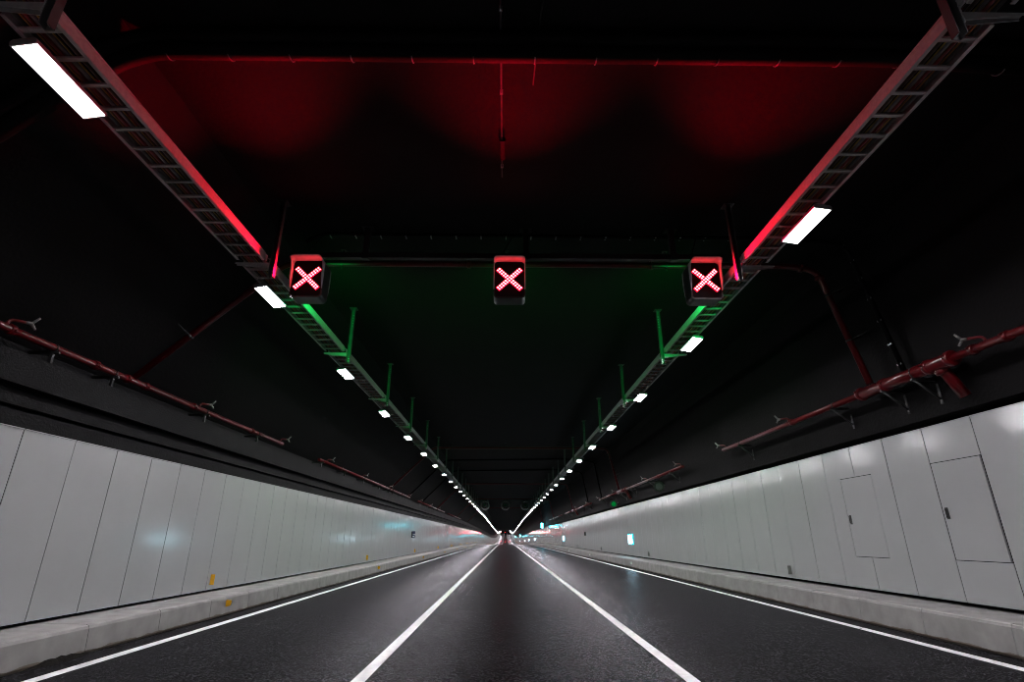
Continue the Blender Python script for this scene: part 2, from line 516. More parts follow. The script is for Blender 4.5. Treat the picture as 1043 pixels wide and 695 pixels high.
# ---------------------------------------------------------------- cable ladders, hangers, cables
PITCHH = 4.53
H0 = 3.28
TB, TT = 5.676, 5.822
def rail_mesh(ln, inner):
    """C rail, open side towards the ladder middle (+x for inner=-1)"""
    s_ = inner
    mb = MB()
    mb.box(min(0, 0.006 * s_), max(0, 0.006 * s_), -ln / 2, ln / 2, TB, TT)
    mb.box(min(0, 0.035 * s_), max(0, 0.035 * s_), -ln / 2, ln / 2, TB, TB + 0.008)
    mb.box(min(0, 0.035 * s_), max(0, 0.035 * s_), -ln / 2, ln / 2, TT - 0.008, TT)
    mb.box(min(-0.007 * s_, 0), max(-0.007 * s_, 0), -ln / 2, ln / 2, TB, TB + 0.02)          # rolled beads
    mb.box(min(-0.007 * s_, 0), max(-0.007 * s_, 0), -ln / 2, ln / 2, TT - 0.02, TT)
    return mb
cache = {}
def cm(key, fn):
    if key not in cache: cache[key] = fn()
    return cache[key]
def ladder(side, y0, y1, label, detail):
    s_ = -1 if side == 'left' else 1
    xi, xo = (3.965, 4.40) if side == 'left' else (3.905, 4.31)
    ln = y1 - y0; yc = (y0 + y1) / 2
    t = thing('cable_ladder', label, 'cable tray', at(0, yc, 0), 0, 'cable ladders on the %s side' % side)
    key = round(ln, 3)
    a = cm(('ri', s_, key), lambda: rail_mesh(ln, s_).mesh('side_rail', M['galv']))
    b_ = cm(('ro', s_, key), lambda: rail_mesh(ln, -s_).mesh('side_rail', M['galv']))
    obj('side_rail', a, t, (s_ * xi, 0, 0)); obj('side_rail', b_, t, (s_ * xo, 0, 0))
    n = max(1, int(ln / 0.30))
    def rung():
        lo, hi = sorted((s_ * (xi + 0.004), s_ * (xo - 0.004)))
        mb = MB().box(lo, hi, -0.022, 0.022, TB + 0.012, TB + 0.030)
        mb.box(lo, hi, -0.022, -0.016, TB + 0.004, TB + 0.03); mb.box(lo, hi, 0.016, 0.022, TB + 0.004, TB + 0.03)
        return mb
    ys = [-ln / 2 + (i + 0.5) * ln / n for i in range(n)]
    if detail:
        rm = cm(('rung', s_), lambda: rung().mesh('rung', M['galv']))
        for y in ys: obj('rung', rm, t, (0, y, 0))
    else:
        def far():
            mb = MB()
            for y in ys:
                lo, hi = sorted((s_ * xi, s_ * xo)); mb.box(lo, hi, y - 0.022, y + 0.022, TB + 0.004, TB + 0.03)
            return mb.mesh('rung', M['galv'])
        o = obj('rung', cm(('far', s_, key), far), t); o['kind'] = 'stuff'
    # splice plates at the ends of the inner rail
    sp = MB().box(-0.006, 0.006, -0.045, 0.045, TB + 0.02, TT - 0.02)
    for z in (TB + 0.045, TT - 0.045):
        for y in (-0.022, 0.022): sp.cyl((0.006 * -s_, y, z), (0.014 * -s_, y, z), 0.008, 6)
    if detail:
        obj('splice_plate', cm(('sp', s_), lambda: sp.mesh('splice_plate', M['galv'])), t, (s_ * (xi - 0.008), ln / 2 + 0.03, 0))

def hanger(side, y, label, detail):
    s_ = -1 if side == 'left' else 1
    t = thing('ladder_hanger', label, 'bracket', at(0, y, 0), 0, 'hangers of the %s cable ladder' % side)
    def post():
        x = s_ * 3.85; mb = MB()
        mb.box(x - 0.04, x + 0.04, 0.034, 0.04, 5.42, ZC - 0.01)
        mb.box(x - 0.04, x - 0.034, -0.04, 0.04, 5.42, ZC - 0.01)
        mb.box(x + 0.034, x + 0.04, -0.04, 0.04, 5.42, ZC - 0.01)
        return mb.mesh('post', M['channel'])
    def slots():
        x = s_ * 3.85; mb = MB()
        for k in range(5):
            z = 6.68 - 0.07 * k
            mb.cyl((x, 0.030, z), (x, 0.026, z), 0.014, 8)
        for k in range(2): mb.cyl((x, 0.034, 5.47 + 0.06 * k), (x, 0.014, 5.47 + 0.06 * k), 0.016, 6)
        return mb.mesh('bolt', M['galv'])
    def arm():
        xa, xb = s_ * 3.89, s_ * 4.46
        zt = TB - 0.012
        mb = MB()
        q = [(xa, zt - 0.09), (xb, zt - 0.02), (xb, zt), (xa, zt)]
        mb.prism(q, -0.03, -0.024); mb.prism(q, 0.024, 0.03)
        lo, hi = sorted((xa, xb)); mb.box(lo, hi, -0.03, 0.03, zt, zt + 0.006)
        lo, hi = sorted((xa, xa + s_ * 0.006)); mb.box(lo, hi, -0.05, 0.05, zt - 0.13, zt + 0.02)
        return mb.mesh('arm', M['galv'])
    def plate():
        x = s_ * 3.85; mb = MB().box(x - 0.09, x + 0.09, -0.09, 0.09, ZC - 0.012, ZC)
        for a in (-0.06, 0.06): mb.cyl((x + a, -0.06, ZC - 0.012), (x + a, -0.06, ZC - 0.04), 0.012, 6)
        return mb.mesh('base_plate', M['channel'])
    obj('post', cm(('post', s_), post), t); obj('arm', cm(('arm', s_), arm), t)
    if detail:
        obj('base_plate', cm(('plate', s_), plate), t); obj('bolt', cm(('slots', s_), slots), t)

for side in ('left', 'right'):
    for k in range(-1, 34):
        y = H0 + k * PITCHH
        j = k + 1
        if k >= 0:
            if k == 1: lab = 'ceiling post with one red lit edge standing just outside the %s red cross signal' % side
            elif k == 2: lab = 'green lit ceiling post and arm just beyond the %s red cross signal' % side
            elif j <= 18: lab = '%s ceiling post from the viewpoint holding up the %s cable ladder' % (ORD[j - 1], side)
            else: lab = 'tiny far ceiling post of the %s cable ladder near the vanishing point' % side
            hanger(side, y, lab, k < 8)
        if k == -1: lab = 'cable ladder length cut off by the top edge of the photo, %s side' % side
        elif k == 0: lab = 'red lit cable ladder length running from the top %s to the %s red cross signal' % (side, side)
        elif k == 1: lab = 'green lit cable ladder length starting behind the %s red cross signal' % side
        elif j <= 18: lab = '%s cable ladder length from the viewpoint on the %s side' % (ORD[j], side)
        else: lab = 'far cable ladder length on the %s side near the vanishing point' % side
        ladder(side, y + 0.10, y + PITCHH - 0.10, lab, k < 6)
    s_ = -1 if side == 'left' else 1
    xi, xo = (3.965, 4.40) if side == 'left' else (3.905, 4.31)
    for (fr, rr, mt, nm) in ((0.13, 0.018, 'cable_black', 'thin black cable nearest the inner rail'), (0.25, 0.020, 'cable_brown', 'dark brown cable'),
                             (0.36, 0.008, 'cable_yellow', 'thin yellow cable'), (0.47, 0.022, 'cable_grey', 'grey cable'),
                             (0.60, 0.018, 'cable_red', 'dark red cable'), (0.69, 0.009, 'cable_orange', 'thin orange cable'),
                             (0.81, 0.026, 'cable_black', 'thick black cable nearest the outer rail')):
        x = s_ * (xi + fr * (xo - xi)); z = TB + 0.030 + rr
        pts = [at(x + 0.004 * math.sin(y * 1.7 + fr * 9), y, z) for y in [-1.2 + 2.5 * i for i in range(62)]]
        tag(obj('power_cable', MB().tube(pts, rr, 8).mesh('power_cable', M[mt])), '%s lying along the %s cable ladder' % (nm, side), 'cable', 'cables on the %s ladder' % side)

# ---------------------------------------------------------------- lane signals
def signal_parts():
    W_, H_ = 0.56, 0.72
    P = {}
    P['case'] = MB().prism(rrect(W_, H_, 0.07), 0.0, 0.30).mesh('case', M['sign_case'])
    def side_pts(w_, h_, r):                     # extra points down the straight sides
        o_ = rrect(w_, h_, r); ex = [h_ / 2 - r - (h_ - 2 * r) * k / 6 for k in range(1, 6)]
        return [(w_ / 2, z) for z in reversed(ex)] + o_[:12] + [(-w_ / 2, z) for z in ex]
    v = MB().hood(side_pts(W_, H_, 0.07), side_pts(W_ - 0.024, H_ - 0.024, 0.06), -0.001, -0.22, -0.25, 0.33)
    P['visor'] = v.mesh('visor', M['visor'])
    P['backvisor'] = MB().hood(side_pts(W_, H_, 0.07), side_pts(W_ - 0.024, H_ - 0.024, 0.06), 0.301, 0.12, -0.25, 0.20).mesh('visor', M['visor'])
    dots, glow_plate, back = MB(), MB(), MB()
    def dot(mb, x, z, y, r, dirn):
        b = len(mb.v); n = 10
        mb.v += [(x + r * math.cos(2 * math.pi * k / n), y, z + r * math.sin(2 * math.pi * k / n)) for k in range(n)]
        mb.v += [(x, y - dirn * r * 0.5, z)]
        for k in range(n):
            q = [b + k, b + (k + 1) % n, b + n]
            mb.face(q if dirn > 0 else q[::-1], True)
    L, hw = 0.268, 0.021
    for sg in (1, -1):
        ux, uz = math.sqrt(0.5) * 1.0, math.sqrt(0.5) * sg * 0.96
        px, pz = -uz, ux
        for i in range(12):
            t = -L + 2 * L * i / 11
            for o_ in (-hw, hw):
                if sg == -1 and abs(t) < 0.045: continue
                dot(dots, ux * t + px * o_, uz * t + pz * o_, -0.020, 0.0165, 1)
        b = len(glow_plate.v); e = L + 0.026; g = hw + 0.024  # glowing plate added as the red bloom around the dots
        for y in (-0.012 - 0.002 * (sg > 0), -0.001):
            for (a, c) in ((-e, -g), (e, -g), (e, g), (-e, g)):
                glow_plate.v.append((ux * a + px * c, y, uz * a + pz * c))
        glow_plate.face([b, b + 1, b + 2, b + 3]); glow_plate.face([b + 7, b + 6, b + 5, b + 4])
        for i in range(4): glow_plate.face([b + (i + 1) % 4, b + i, b + 4 + i, b + 4 + (i + 1) % 4])
    # the reverse face shows a green arrow pointing down
    for i in range(12):
        for o_ in (-0.02, 0.02): dot(back, o_, 0.25 - 0.5 * i / 11, 0.312, 0.0135, -1)
    for i in range(1, 7):
        for sg in (-1, 1):
            dot(back, sg * 0.034 * i, -0.25 + 0.04 * i, 0.312, 0.0135, -1); dot(back, sg * 0.034 * i, -0.20 + 0.04 * i, 0.312, 0.0135, -1)
    P['dots'] = dots.mesh('cross_dots', M['red_led']); P['glow_plate'] = glow_plate.mesh('cross_glow', M['red_bloom']); P['back'] = back.mesh('arrow_dots', M['green_led'])
    P['face'] = MB().prism(rrect(W_ - 0.05, H_ - 0.05, 0.05), -0.0009, 0.0).mesh('face_plate', M['duct'])
    br = MB()
    br.cyl((0, 0.15, 0.36), (0, 0.15, 0.50), 0.035, 12)
    br.tube([(0, 0.15, 0.40), (0, 0.15, 0.43)], 0.10, 16)
    for a in (-0.07, 0.07): br.cyl((a, 0.15, 0.425), (a, 0.15, 0.56), 0.010, 8)
    br.box(-0.09, 0.09, 0.09, 0.27, 0.495, 0.507)
    P['bracket'] = br.mesh('mount', M['channel'])
    return P
SP = signal_parts()
SY, SZ = 8.40, 5.70
for (x, which) in ((-3.50, 'left'), (0.055, 'middle'), (3.53, 'right')):
    t = thing('lane_signal', {'left': 'lit red cross lane signal beside the left cable ladder, leftmost of the near three',
                              'middle': 'lit red cross lane signal over the middle lane, centre of the near three',
                              'right': 'lit red cross lane signal beside the right cable ladder, rightmost of the near three'}[which],
              'lane signal', (x, SY, SZ), 0, 'near row of lane signals')
    obj('case', SP['case'], t); obj('visor', SP['visor'], t)
    o = obj('visor', SP['backvisor'], t)
    obj('face_plate', SP['face'], t)
    o = obj('cross_glow', SP['glow_plate'], t); o['label'] = 'red glow plate around the dots of the lit cross'
    o = obj('cross_dots', SP['dots'], t); o['label'] = 'glowing red dots forming a cross'
    o = obj('arrow_dots', SP['back'], t); o['label'] = 'green dots on the reverse side'
    obj('mount', SP['bracket'], t)
    for (nm, colr, pw, y, rx, ang) in (('red_beam', (1.0, 0.0, 0.02), RED_BEAM, -0.04, -math.radians(86), 80), ('green_beam', (0.0, 1.0, 0.12), GREEN_BEAM, 0.34, math.pi / 2, 124)):
        ld = bpy.data.lights.new(nm, 'SPOT'); ld.energy = pw; ld.color = colr; ld.spot_size = math.radians(ang); ld.spot_blend = 1.0; ld.shadow_soft_size = 0.12
        lo_ = bpy.data.objects.new(nm, ld); COL.objects.link(lo_); lo_.parent = t
        lo_.location = (0, y, 0); lo_.rotation_euler = (rx, 0, 0)
    cb = MB().tube(bend([(-0.10, 0.15, 0.35), (-0.12, 0.15, 0.62), (0.02, 0.26, 0.95), (0.06, 0.32, 1.08)], 0.2), 0.014, 8)
    obj('flexible_conduit', cb.mesh('flexible_conduit', M['black']), t)
yq = 430.0
for (x, which) in ((-3.5, 'leftmost'), (0.05, 'centre'), (3.5, 'rightmost')):
    t = thing('lane_signal', 'tiny far red cross lane signal at the vanishing point, %s of the far three' % which, 'lane signal', at(x, yq, 5.7), 0, 'far row of lane signals')
    obj('case', SP['case'], t); obj('cross_dots', SP['dots'], t); obj('cross_glow', SP['glow_plate'], t)
    ld = bpy.data.lights.new('red_beam', 'SPOT'); ld.energy = RED_BEAM * 1.2; ld.color = (1.0, 0.0, 0.02); ld.spot_size = math.radians(60); ld.spot_blend = 1.0; ld.shadow_soft_size = 0.25
    lo_ = bpy.data.objects.new('red_beam', ld); COL.objects.link(lo_); lo_.parent = t
    lo_.location = (0, -0.3, 0); lo_.rotation_euler = (-math.pi / 2, 0, 0)

# gantry tube carrying the three signals
t = thing('signal_gantry', 'dark horizontal steel tube across the ceiling carrying the three red cross signals', 'gantry', (0, 8.60, 6.27))
obj('crossbar', MB().box(-3.95, 3.98, -0.05, 0.05, -0.06, 0.04, 0.012).mesh('crossbar', M['bracket']), t)
for x in (-2.58, 0.36, 3.08):
    hb = MB().box(x - 0.05, x + 0.05, -0.05, 0.05, 0.05, 0.57).box(x - 0.11, x + 0.11, -0.09, 0.09, 0.565, 0.58)
    hb.box(x - 0.065, x + 0.065, -0.06, 0.06, -0.075, 0.055)
    obj('hanger_post', hb.mesh('hanger_post', M['bracket']), t)

# ---------------------------------------------------------------- ducts and conduits across the ceiling
def clip_ring(p, axis, r, wdt=0.025):
    p = Vector(p); a = Vector(axis).normalized() * wdt / 2
    return MB().tube([p - a, p + a], r, 14)
t = thing('cable_duct', 'thick black cable duct crossing the ceiling nearest the top of the photo', 'duct', (0, 4.62, 0))
path = bend([(-6.95, 0, 4.10), (-4.42, 0, 6.58), (-4.05, 0, 6.72), (4.40, 0, 6.72), (6.40, 0, 6.57)], 0.35)
obj('duct_sleeve', MB().tube(path, 0.112, 14).mesh('duct_sleeve', M['duct']), t)
obj('duct_sleeve', MB().tube([(p[0], p[1] - 0.16, p[2] + 0.045) for p in path], 0.075, 12).mesh('duct_sleeve', M['duct']), t)
xs = [-1.10 - 0.70 * i for i in range(1, 5)] + [-1.10 + 0.71 * i for i in range(0, 9)]
for x in xs:
    s2 = MB()
    s2.tube([(x + 0.0, 0.118 * math.cos(a), 6.72 + 0.118 * math.sin(a)) for a in [math.radians(-110 + 16 * i) for i in range(13)]], 0.007, 6)
    obj('strap', s2.mesh('strap', M['galv']), t)
for (x, z) in ((-4.62, 6.37), (5.12, 6.65), (5.75, 6.61)):
    s2 = MB().tube([(x, 0.118 * math.cos(a), z + 0.118 * math.sin(a)) for a in [math.radians(-110 + 16 * i) for i in range(13)]], 0.007, 6)
    obj('strap', s2.mesh('strap', M['galv']), t)

t = thing('signal_conduit', 'thin black clipped conduit crossing the ceiling above the gantry and down the right wall', 'conduit', (0, 8.70, 0))
pathc = bend([(-3.75, 0, 6.60), (-3.45, 0, 6.79), (5.3, 0, 6.74), (6.42, 0, 6.60), (6.92, 0, 3.95)], 0.25)
obj('conduit_pipe', MB().tube(pathc, 0.045, 10).mesh('conduit_pipe', M['duct']), t)
def smallclip(p, nx, nz):
    mb = MB(); d = 0.052
    mb.box(p[0] - 0.012, p[0] + 0.012, -0.055, 0.055, p[2] - 0.055, p[2] - 0.047) if nz else mb.box(p[0] - 0.06, p[0] - 0.05, -0.05, 0.05, p[2] - 0.015, p[2] + 0.015)
    return mb.mesh('clip', M['galv'])
for i in range(17): obj('clip', smallclip((-3.3 + 0.47 * i, 0, 6.775), 0, 1), t)
for (x, z) in ((6.38, 6.585), (6.50, 6.27), (6.57, 5.90), (6.64, 5.50), (6.72, 5.07), (6.79, 4.62), (6.87, 4.25)):
    obj('clip', smallclip((x + 0.02, 0, z), 1, 0), t)
for yy, lab in ((39.0, 'thin dark conduit crossing the ceiling just beyond the second red crossing pipe'), (45.5, 'thin dark conduit crossing the ceiling midway to the jet fans')):
    pts = bend([at(-6.9, yy, 4.12), at(-4.32, yy, 6.68), at(4.3, yy, 6.78), at(6.4, yy, 6.6), at(6.85, yy, 3.9)], 0.25)
    tag(obj('signal_conduit', MB().tube(pts, 0.05, 10).mesh('signal_conduit', M['duct'])), lab, 'conduit')

# cable along the middle of the ceiling
t = thing('feeder_cable', 'thin cable running along the middle of the ceiling from the top edge', 'cable', (-0.075, 0, 6.80))
obj('cable_run', MB().tube([(0, 0.5, 0), (0, 7.0, 0)], 0.010, 8).mesh('cable_run', M['black']), t)
jb = MB().box(-0.03, 0.05, 6.15, 6.55, -0.035, 0.035, 0.01)
obj('splice_box', jb.mesh('splice_box', M['duct']), t)
for y in (2.0, 3.2, 4.15, 5.3, 6.75): obj('clip', MB().box(-0.02, 0.02, y - 0.012, y + 0.012, -0.014, 0.05).mesh('clip', M['galv']), t)
tag(obj('feeder_cable', MB().tube([(0.38, 4.0, 6.81), (0.36, 4.35, 6.83), (0.33, 5.2, 6.835)], 0.008, 8).mesh('feeder_cable', M['black'])),
    'short loose cable beside the middle ceiling cable, over the black duct', 'cable')

# ---------------------------------------------------------------- fire pipes
def coupling(p, ax, r):
    p = Vector(p); a = Vector(ax).normalized()
    mb = MB().tube([p - a * 0.04, p - a * 0.035, p + a * 0.035, p + a * 0.04], [r + 0.006, r + 0.022, r + 0.022, r + 0.006], 14)
    u = a.cross(Vector((0.3, 0.2, 1))).normalized()
    for s_ in (1, -1):
        q = p + u * s_ * (r + 0.03); mb.cyl(tuple(q - a * 0.02), tuple(q + a * 0.02), 0.018, 8)
    return mb
def crossing(y, label, near):
    g = 'red pipes crossing the ceiling'
    t = thing('fire_pipe', label, 'pipe', at(0, y, 0), 0, g)
    path = bend([(-6.80, 0, 4.16), (-4.36, 0, 6.545), (5.62, 0, 6.54), (6.22, 0, 6.44), (6.74, 0, 4.10)], 0.22)
    obj('pipe_run', MB().tube(path, 0.06, 14).mesh('pipe_run', M['redpipe']), t)
    if not near: return
    for (p, ax) in (((-4.02, 0, 6.545), (1, 0, 0)), ((-0.75, 0, 6.545), (1, 0, 0)), ((2.9, 0, 6.54), (1, 0, 0)), ((6.24, 0, 6.28), (0.22, 0, -1)), ((5.9, 0, 6.49), (1, 0, -0.15))):
        obj('coupling', coupling(p, ax, 0.06).mesh('coupling', M['redpipe']), t)
    for x in (-3.27, 0.0, 3.2):
        c = MB().cyl((x, 0, 6.61), (x, 0, ZC - 0.01), 0.014, 8)
        c.tube([(x - 0.015, 0, 6.543), (x + 0.015, 0, 6.543)], 0.071, 14)
        c.cyl((x, 0, 6.475), (x, 0, 6.42), 0.012, 6)
        c.box(x - 0.05, x + 0.05, -0.05, 0.05, ZC - 0.012, ZC)
        obj('hanger_clamp', c.mesh('hanger_clamp', M['bracket']), t)
    for (p, d, o2) in (((-5.95, 0, 4.99), (-0.72, 0, -0.70), (-0.16, 0, 0.16)), ((6.34, 0, 5.9), (0.22, 0, -1), (0.30, 0, 0.10)), ((6.55, 0, 4.95), (0.22, 0, -1), (0.28, 0, 0.10))):
        p = Vector(p); d = Vector(d).normalized(); o2 = Vector(o2)
        c = MB().tube([p - d * 0.02, p + d * 0.02], 0.072, 14)
        c.cyl(tuple(p), tuple(p + o2), 0.02, 8)
        c.cyl(tuple(p + Vector((0, -0.05, 0))), tuple(p + o2 + Vector((0, -0.30, 0.02))), 0.014, 8)
        obj('hanger_clamp', c.mesh('hanger_clamp', M['bracket']), t)
crossing(9.4, 'dark red pipe crossing the ceiling just behind the red cross signals', True)
crossing(32.5, 'second dark red pipe crossing the ceiling, beyond the green lit posts', True)
crossing(55.4, 'third dark red pipe crossing the ceiling, before the jet fans', False)
crossing(78.0, 'fourth dark red pipe crossing the ceiling, just before the jet fans', False)
crossing(101.0, 'fifth dark red pipe crossing the ceiling, just behind the jet fans', False)

def nozzle(p, s_, up=1):
    """open sprinkler head: red elbow from the main, bright metal body with two spray arms; s_ = direction to the road"""
    x, y, z = p
    red = MB().tube(bend([(x, y, z), (x + s_ * 0.02, y + 0.02, z + 0.12), (x + s_ * 0.12, y + 0.16, z + 0.13)], 0.06), 0.022, 8)
    mt = MB().tube([(x + s_ * 0.12, y + 0.16, z + 0.13), (x + s_ * 0.17, y + 0.21, z + 0.13)], [0.022, 0.03], 8)
    mt.tube([(x + s_ * 0.16, y + 0.2, z + 0.13), (x + s_ * 0.22, y + 0.24, z + 0.23)], [0.022, 0.014], 8)
    mt.tube([(x + s_ * 0.16, y + 0.2, z + 0.13), (x + s_ * 0.20, y + 0.24, z + 0.05)], [0.022, 0.014], 8)
    return red.mesh('branch', M['redpipe']), mt.mesh('nozzle', M['brass'])
def fire_main(side, y0, y1, label, thick=None, noz=(), cpl=(), brk=(), stub=None, detail=True):
    s_ = -1 if side == 'left' else 1
    X, Z = (-6.80, 4.10) if side == 'left' else (6.75, 3.97)
    wx = -7.13 if side == 'left' else 7.02
    t = thing('fire_main', label, 'pipe', (0, 0, 0), 0, 'red water mains along the %s wall' % side)
    segs = [(y0, y1, 0.055)]
    if thick: segs = [(y0, thick[0], 0.055), (thick[0], thick[1], 0.10), (thick[1], y1, 0.055)]
    for (a, b_, r_) in segs:
        st = stations(a, b_)
        obj('pipe_run', MB().tube([at(X, y, Z) for y in st], r_, 16).mesh('pipe_run', M['redpipe']), t)
    for y in cpl:
        r_ = 0.10 if thick and thick[0] - 0.01 <= y <= thick[1] + 0.01 else 0.055
        obj('coupling', coupling(at(X, y, Z), (0, 1, 0), r_).mesh('coupling', M['redpipe']), t)
    for y in noz:
        a, b_ = nozzle(at(X, y, Z), -s_)
        nb = obj('branch', a, t); obj('nozzle', b_, nb)
    for y in brk:
        P = at(X, y, Z); r_ = 0.10 if thick and thick[0] <= y <= thick[1] else 0.055
        c = MB(); zt = P[2] - r_
        lo, hi = sorted((P[0] - s_ * 0.10, P[0] + s_ * (abs(wx - X) + 0.02)))
        c.box(lo, hi, y - 0.02, y + 0.02, zt - 0.04, zt)
        c.tube([(P[0] - s_ * 0.05, y, zt - 0.03), (P[0] + s_ * (abs(wx - X) + 0.03), y, zt - 0.34)], 0.016, 6) if side == 'right' else c.box(P[0] - 0.02, P[0] + 0.02, y - 0.02, y + 0.02, zt - 0.27, zt - 0.03)
        xa, xb = sorted((P[0] + s_ * (abs(wx - X) + 0.03), P[0] + s_ * (abs(wx - X) + 0.04)))
        if side == 'right': c.box(xa, xb, y - 0.025, y + 0.025, zt - 0.42, zt + 0.02)
        c.tube([(P[0], y - 0.012, P[2]), (P[0], y + 0.012, P[2])], r_ + 0.010, 14)
        obj('wall_bracket', c.mesh('wall_bracket', M['bracket']), t)
    if stub:
        P = Vector(at(X, stub, Z))
        q = MB().tube(bend([tuple(P), tuple(P + Vector((0.10, -0.02, -0.14))), tuple(P + Vector((0.27, -0.05, -0.52)))], 0.1), 0.085, 14)
        o = obj('tee_branch', q.mesh('tee_branch', M['redpipe']), t)
        obj('coupling', coupling(tuple(P + Vector((0.06, -0.01, -0.10))), (0.3, -0.05, -0.5), 0.085).mesh('coupling', M['redpipe']), o)
fire_main('left', -2.5, 16.3, 'nearest dark red water main along the left wall ledge, with a pipe joining it', None,
          (6.75, 11.6, 16.1), (6.45, 6.85, 8.45, 9.25, 9.75, 11.4, 14.2), (5.2, 7.6, 8.9, 11.9, 14.6))
fire_main('left', 19.7, 39.2, 'second dark red water main along the left wall ledge', None, (20.6, 26.0, 32.0, 38.5), (22.5, 25.8, 32.2, 32.9, 36), (20.0, 23.0, 26.2, 29.5, 32.0, 33.2, 36.5))
fire_main('left', 43.0, 62.2, 'third dark red water main along the left wall ledge, in the distance', None, (44, 50, 56), (48, 55.2), (44.5, 48, 51.5, 55, 58.5))
fire_main('left', 66.0, 85.0, 'fourth dark red water main along the left wall ledge, far away', None, (), (71, 78), (68, 74, 80))
fire_main('right', -2.5, 16.5, 'nearest dark red water main on the right wall with a thick middle section', (7.55, 9.75),
          (6.9, 12.4, 16.3), (6.6, 7.15, 7.55, 8.0, 9.05, 9.7, 12.3), (6.2, 8.3, 9.05, 10.6, 15.2), 7.85)
fire_main('right', 20.5, 39.6, 'second dark red water main on the right wall above the cladding', (30.6, 32.9), (20.7, 26, 33.5, 39.3), (24, 30.6, 32.9, 36), (22, 25.5, 29.5, 32, 35, 38.5), 30.9)
fire_main('right', 43.5, 62.6, 'third dark red water main on the right wall, in the distance', (53.6, 55.9), (45, 52), (53.6, 55.9), (45, 49, 52, 54.5, 58.5, 61.5), 53.9)
fire_main('right', 66.5, 85.6, 'fourth dark red water main on the right wall, far away', (76.6, 78.9), (), (76.6, 78.9), (68, 74, 80, 84))

# ---------------------------------------------------------------- jet fans
def jet_fan(x, y, label):
    t = thing('jet_fan', label, 'fan', at(x, y, 6.06), 0, 'jet fans under the ceiling')
    R = 0.66; n = 28
    ring = lambda r: [(r * math.cos(2 * math.pi * k / n), r * math.sin(2 * math.pi * k / n)) for k in range(n)]
    obj('casing', MB().shell(ring(R), ring(R - 0.09), -1.6, 1.6).mesh('casing', M['fan']), t)
    obj('intake_rim', MB().shell(ring(R + 0.02), ring(R - 0.11), -1.68, -1.601).mesh('intake_rim', M['fan']), t)
    hub = MB().tube([(0, -1.35, 0), (0, -1.2, 0), (0, -0.9, 0), (0, 0.9, 0)], [0.05, 0.17, 0.22, 0.22], 16)
    o = obj('hub', hub.mesh('hub', M['black']), t)
    o2 = obj('hub_reflection', MB().tube([(0, -1.37, 0), (0, -1.345, 0)], 0.06, 12).mesh('hub_reflection', M['green_dot']), o); o2['label'] = 'glowing disc for the green reflection on the hub'  # glowing disc stands in for a green reflection, the hub has no lamp
    for k in range(8):
        a = 2 * math.pi * k / 8
        bl = MB(); ca, sa = math.cos(a), math.sin(a)
        for (r, hw, tw) in ((0.2, 0.10, 0.6), (0.55, 0.12, 1.0)):
            for sg in (-1, 1):
                for th in (-0.008, 0.008):
                    tx = sg * hw * math.cos(tw); ty = sg * hw * math.sin(tw) + th
                    bl.v.append((r * ca - tx * sa, -0.5 + ty, r * sa + tx * ca))
        for q in ((0, 1, 3, 2), (4, 6, 7, 5), (0, 2, 6, 4), (1, 5, 7, 3), (0, 4, 5, 1), (2, 3, 7, 6)): bl.face(list(q))
        obj('blade', bl.mesh('blade', M['fan']), t)
    for yy in (-1.0, 1.0):
        for xx in (-0.45, 0.45):
            obj('suspension_strut', MB().box(xx - 0.04, xx + 0.04, yy - 0.04, yy + 0.04, 0.44, ZC - 6.065).mesh('suspension_strut', M['channel']), t)
for x, nm in ((-3.16, 'leftmost of the three, beside the left lamp row'), (0.0, 'middle one of the three'), (3.05, 'rightmost of the three, beside the right lamp row')):
    jet_fan(x, 85.0, 'far round jet fan under the ceiling, %s' % nm)

# ---------------------------------------------------------------- wall signs, markers, boxes
def wall_exit_sign(y, z, label):
    t = thing('exit_sign', label, 'sign', at(WR - 0.02, y, z + dz(y) * 0), 0, 'lit exit signs on the right cladding')
    L, H = 1.15, 0.58
    obj('border', MB().box(-0.03, 0.018, -L / 2, L / 2, -H / 2, H / 2).mesh('border', M['cyan_edge']), t)
    obj('lit_face', MB().box(-0.040, -0.029, -L / 2 + 0.10, L / 2 - 0.10, -H / 2 + 0.06, H / 2 - 0.06).mesh('lit_face', M['cyan_face']), t)
for y, nm in ((32.3, 'nearest white and cyan lit exit sign on the right cladding'), (69.5, 'second white and cyan lit exit sign along the right cladding'),
              (137.0, 'third cyan lit exit sign along the right cladding, tiny'), (171.0, 'fourth cyan lit exit sign along the right cladding, tiny'),
              (211.0, 'fifth cyan lit exit sign along the right cladding, tiny'), (283.0, 'last cyan lit exit sign along the right cladding, tiny')):
    wall_exit_sign(y, 1.34, nm)
def flag_sign(y, label):
    t = thing('overhead_exit_sign', label, 'sign', at(6.45, y, 3.42), 0, 'cyan signs above the right cladding')
    obj('case', MB().box(-0.34, 0.10, 0.0, 0.22, -0.42, 0.42, 0.04).mesh('case', M['bluebox']), t)
    obj('lit_face', MB().box(-0.30, 0.06, -0.012, 0.0, -0.37, 0.37).mesh('lit_face', M['cyan_sign']), t)
    ar = MB().box(0.10, 0.62, 0.06, 0.16, 0.18, 0.28); ar.tube([(0.10, 0.11, -0.1), (0.62, 0.11, 0.2)], 0.03, 8)
    obj('wall_arm', ar.mesh('wall_arm', M['bluebox']), t)
flag_sign(97.0, 'bright cyan box sign on an arm above the right cladding, nearest')
flag_sign(243.0, 'tiny cyan box sign above the right cladding, farther from the viewpoint')
flag_sign(362.0, 'tiny cyan box sign above the right cladding, next to the vanishing point')

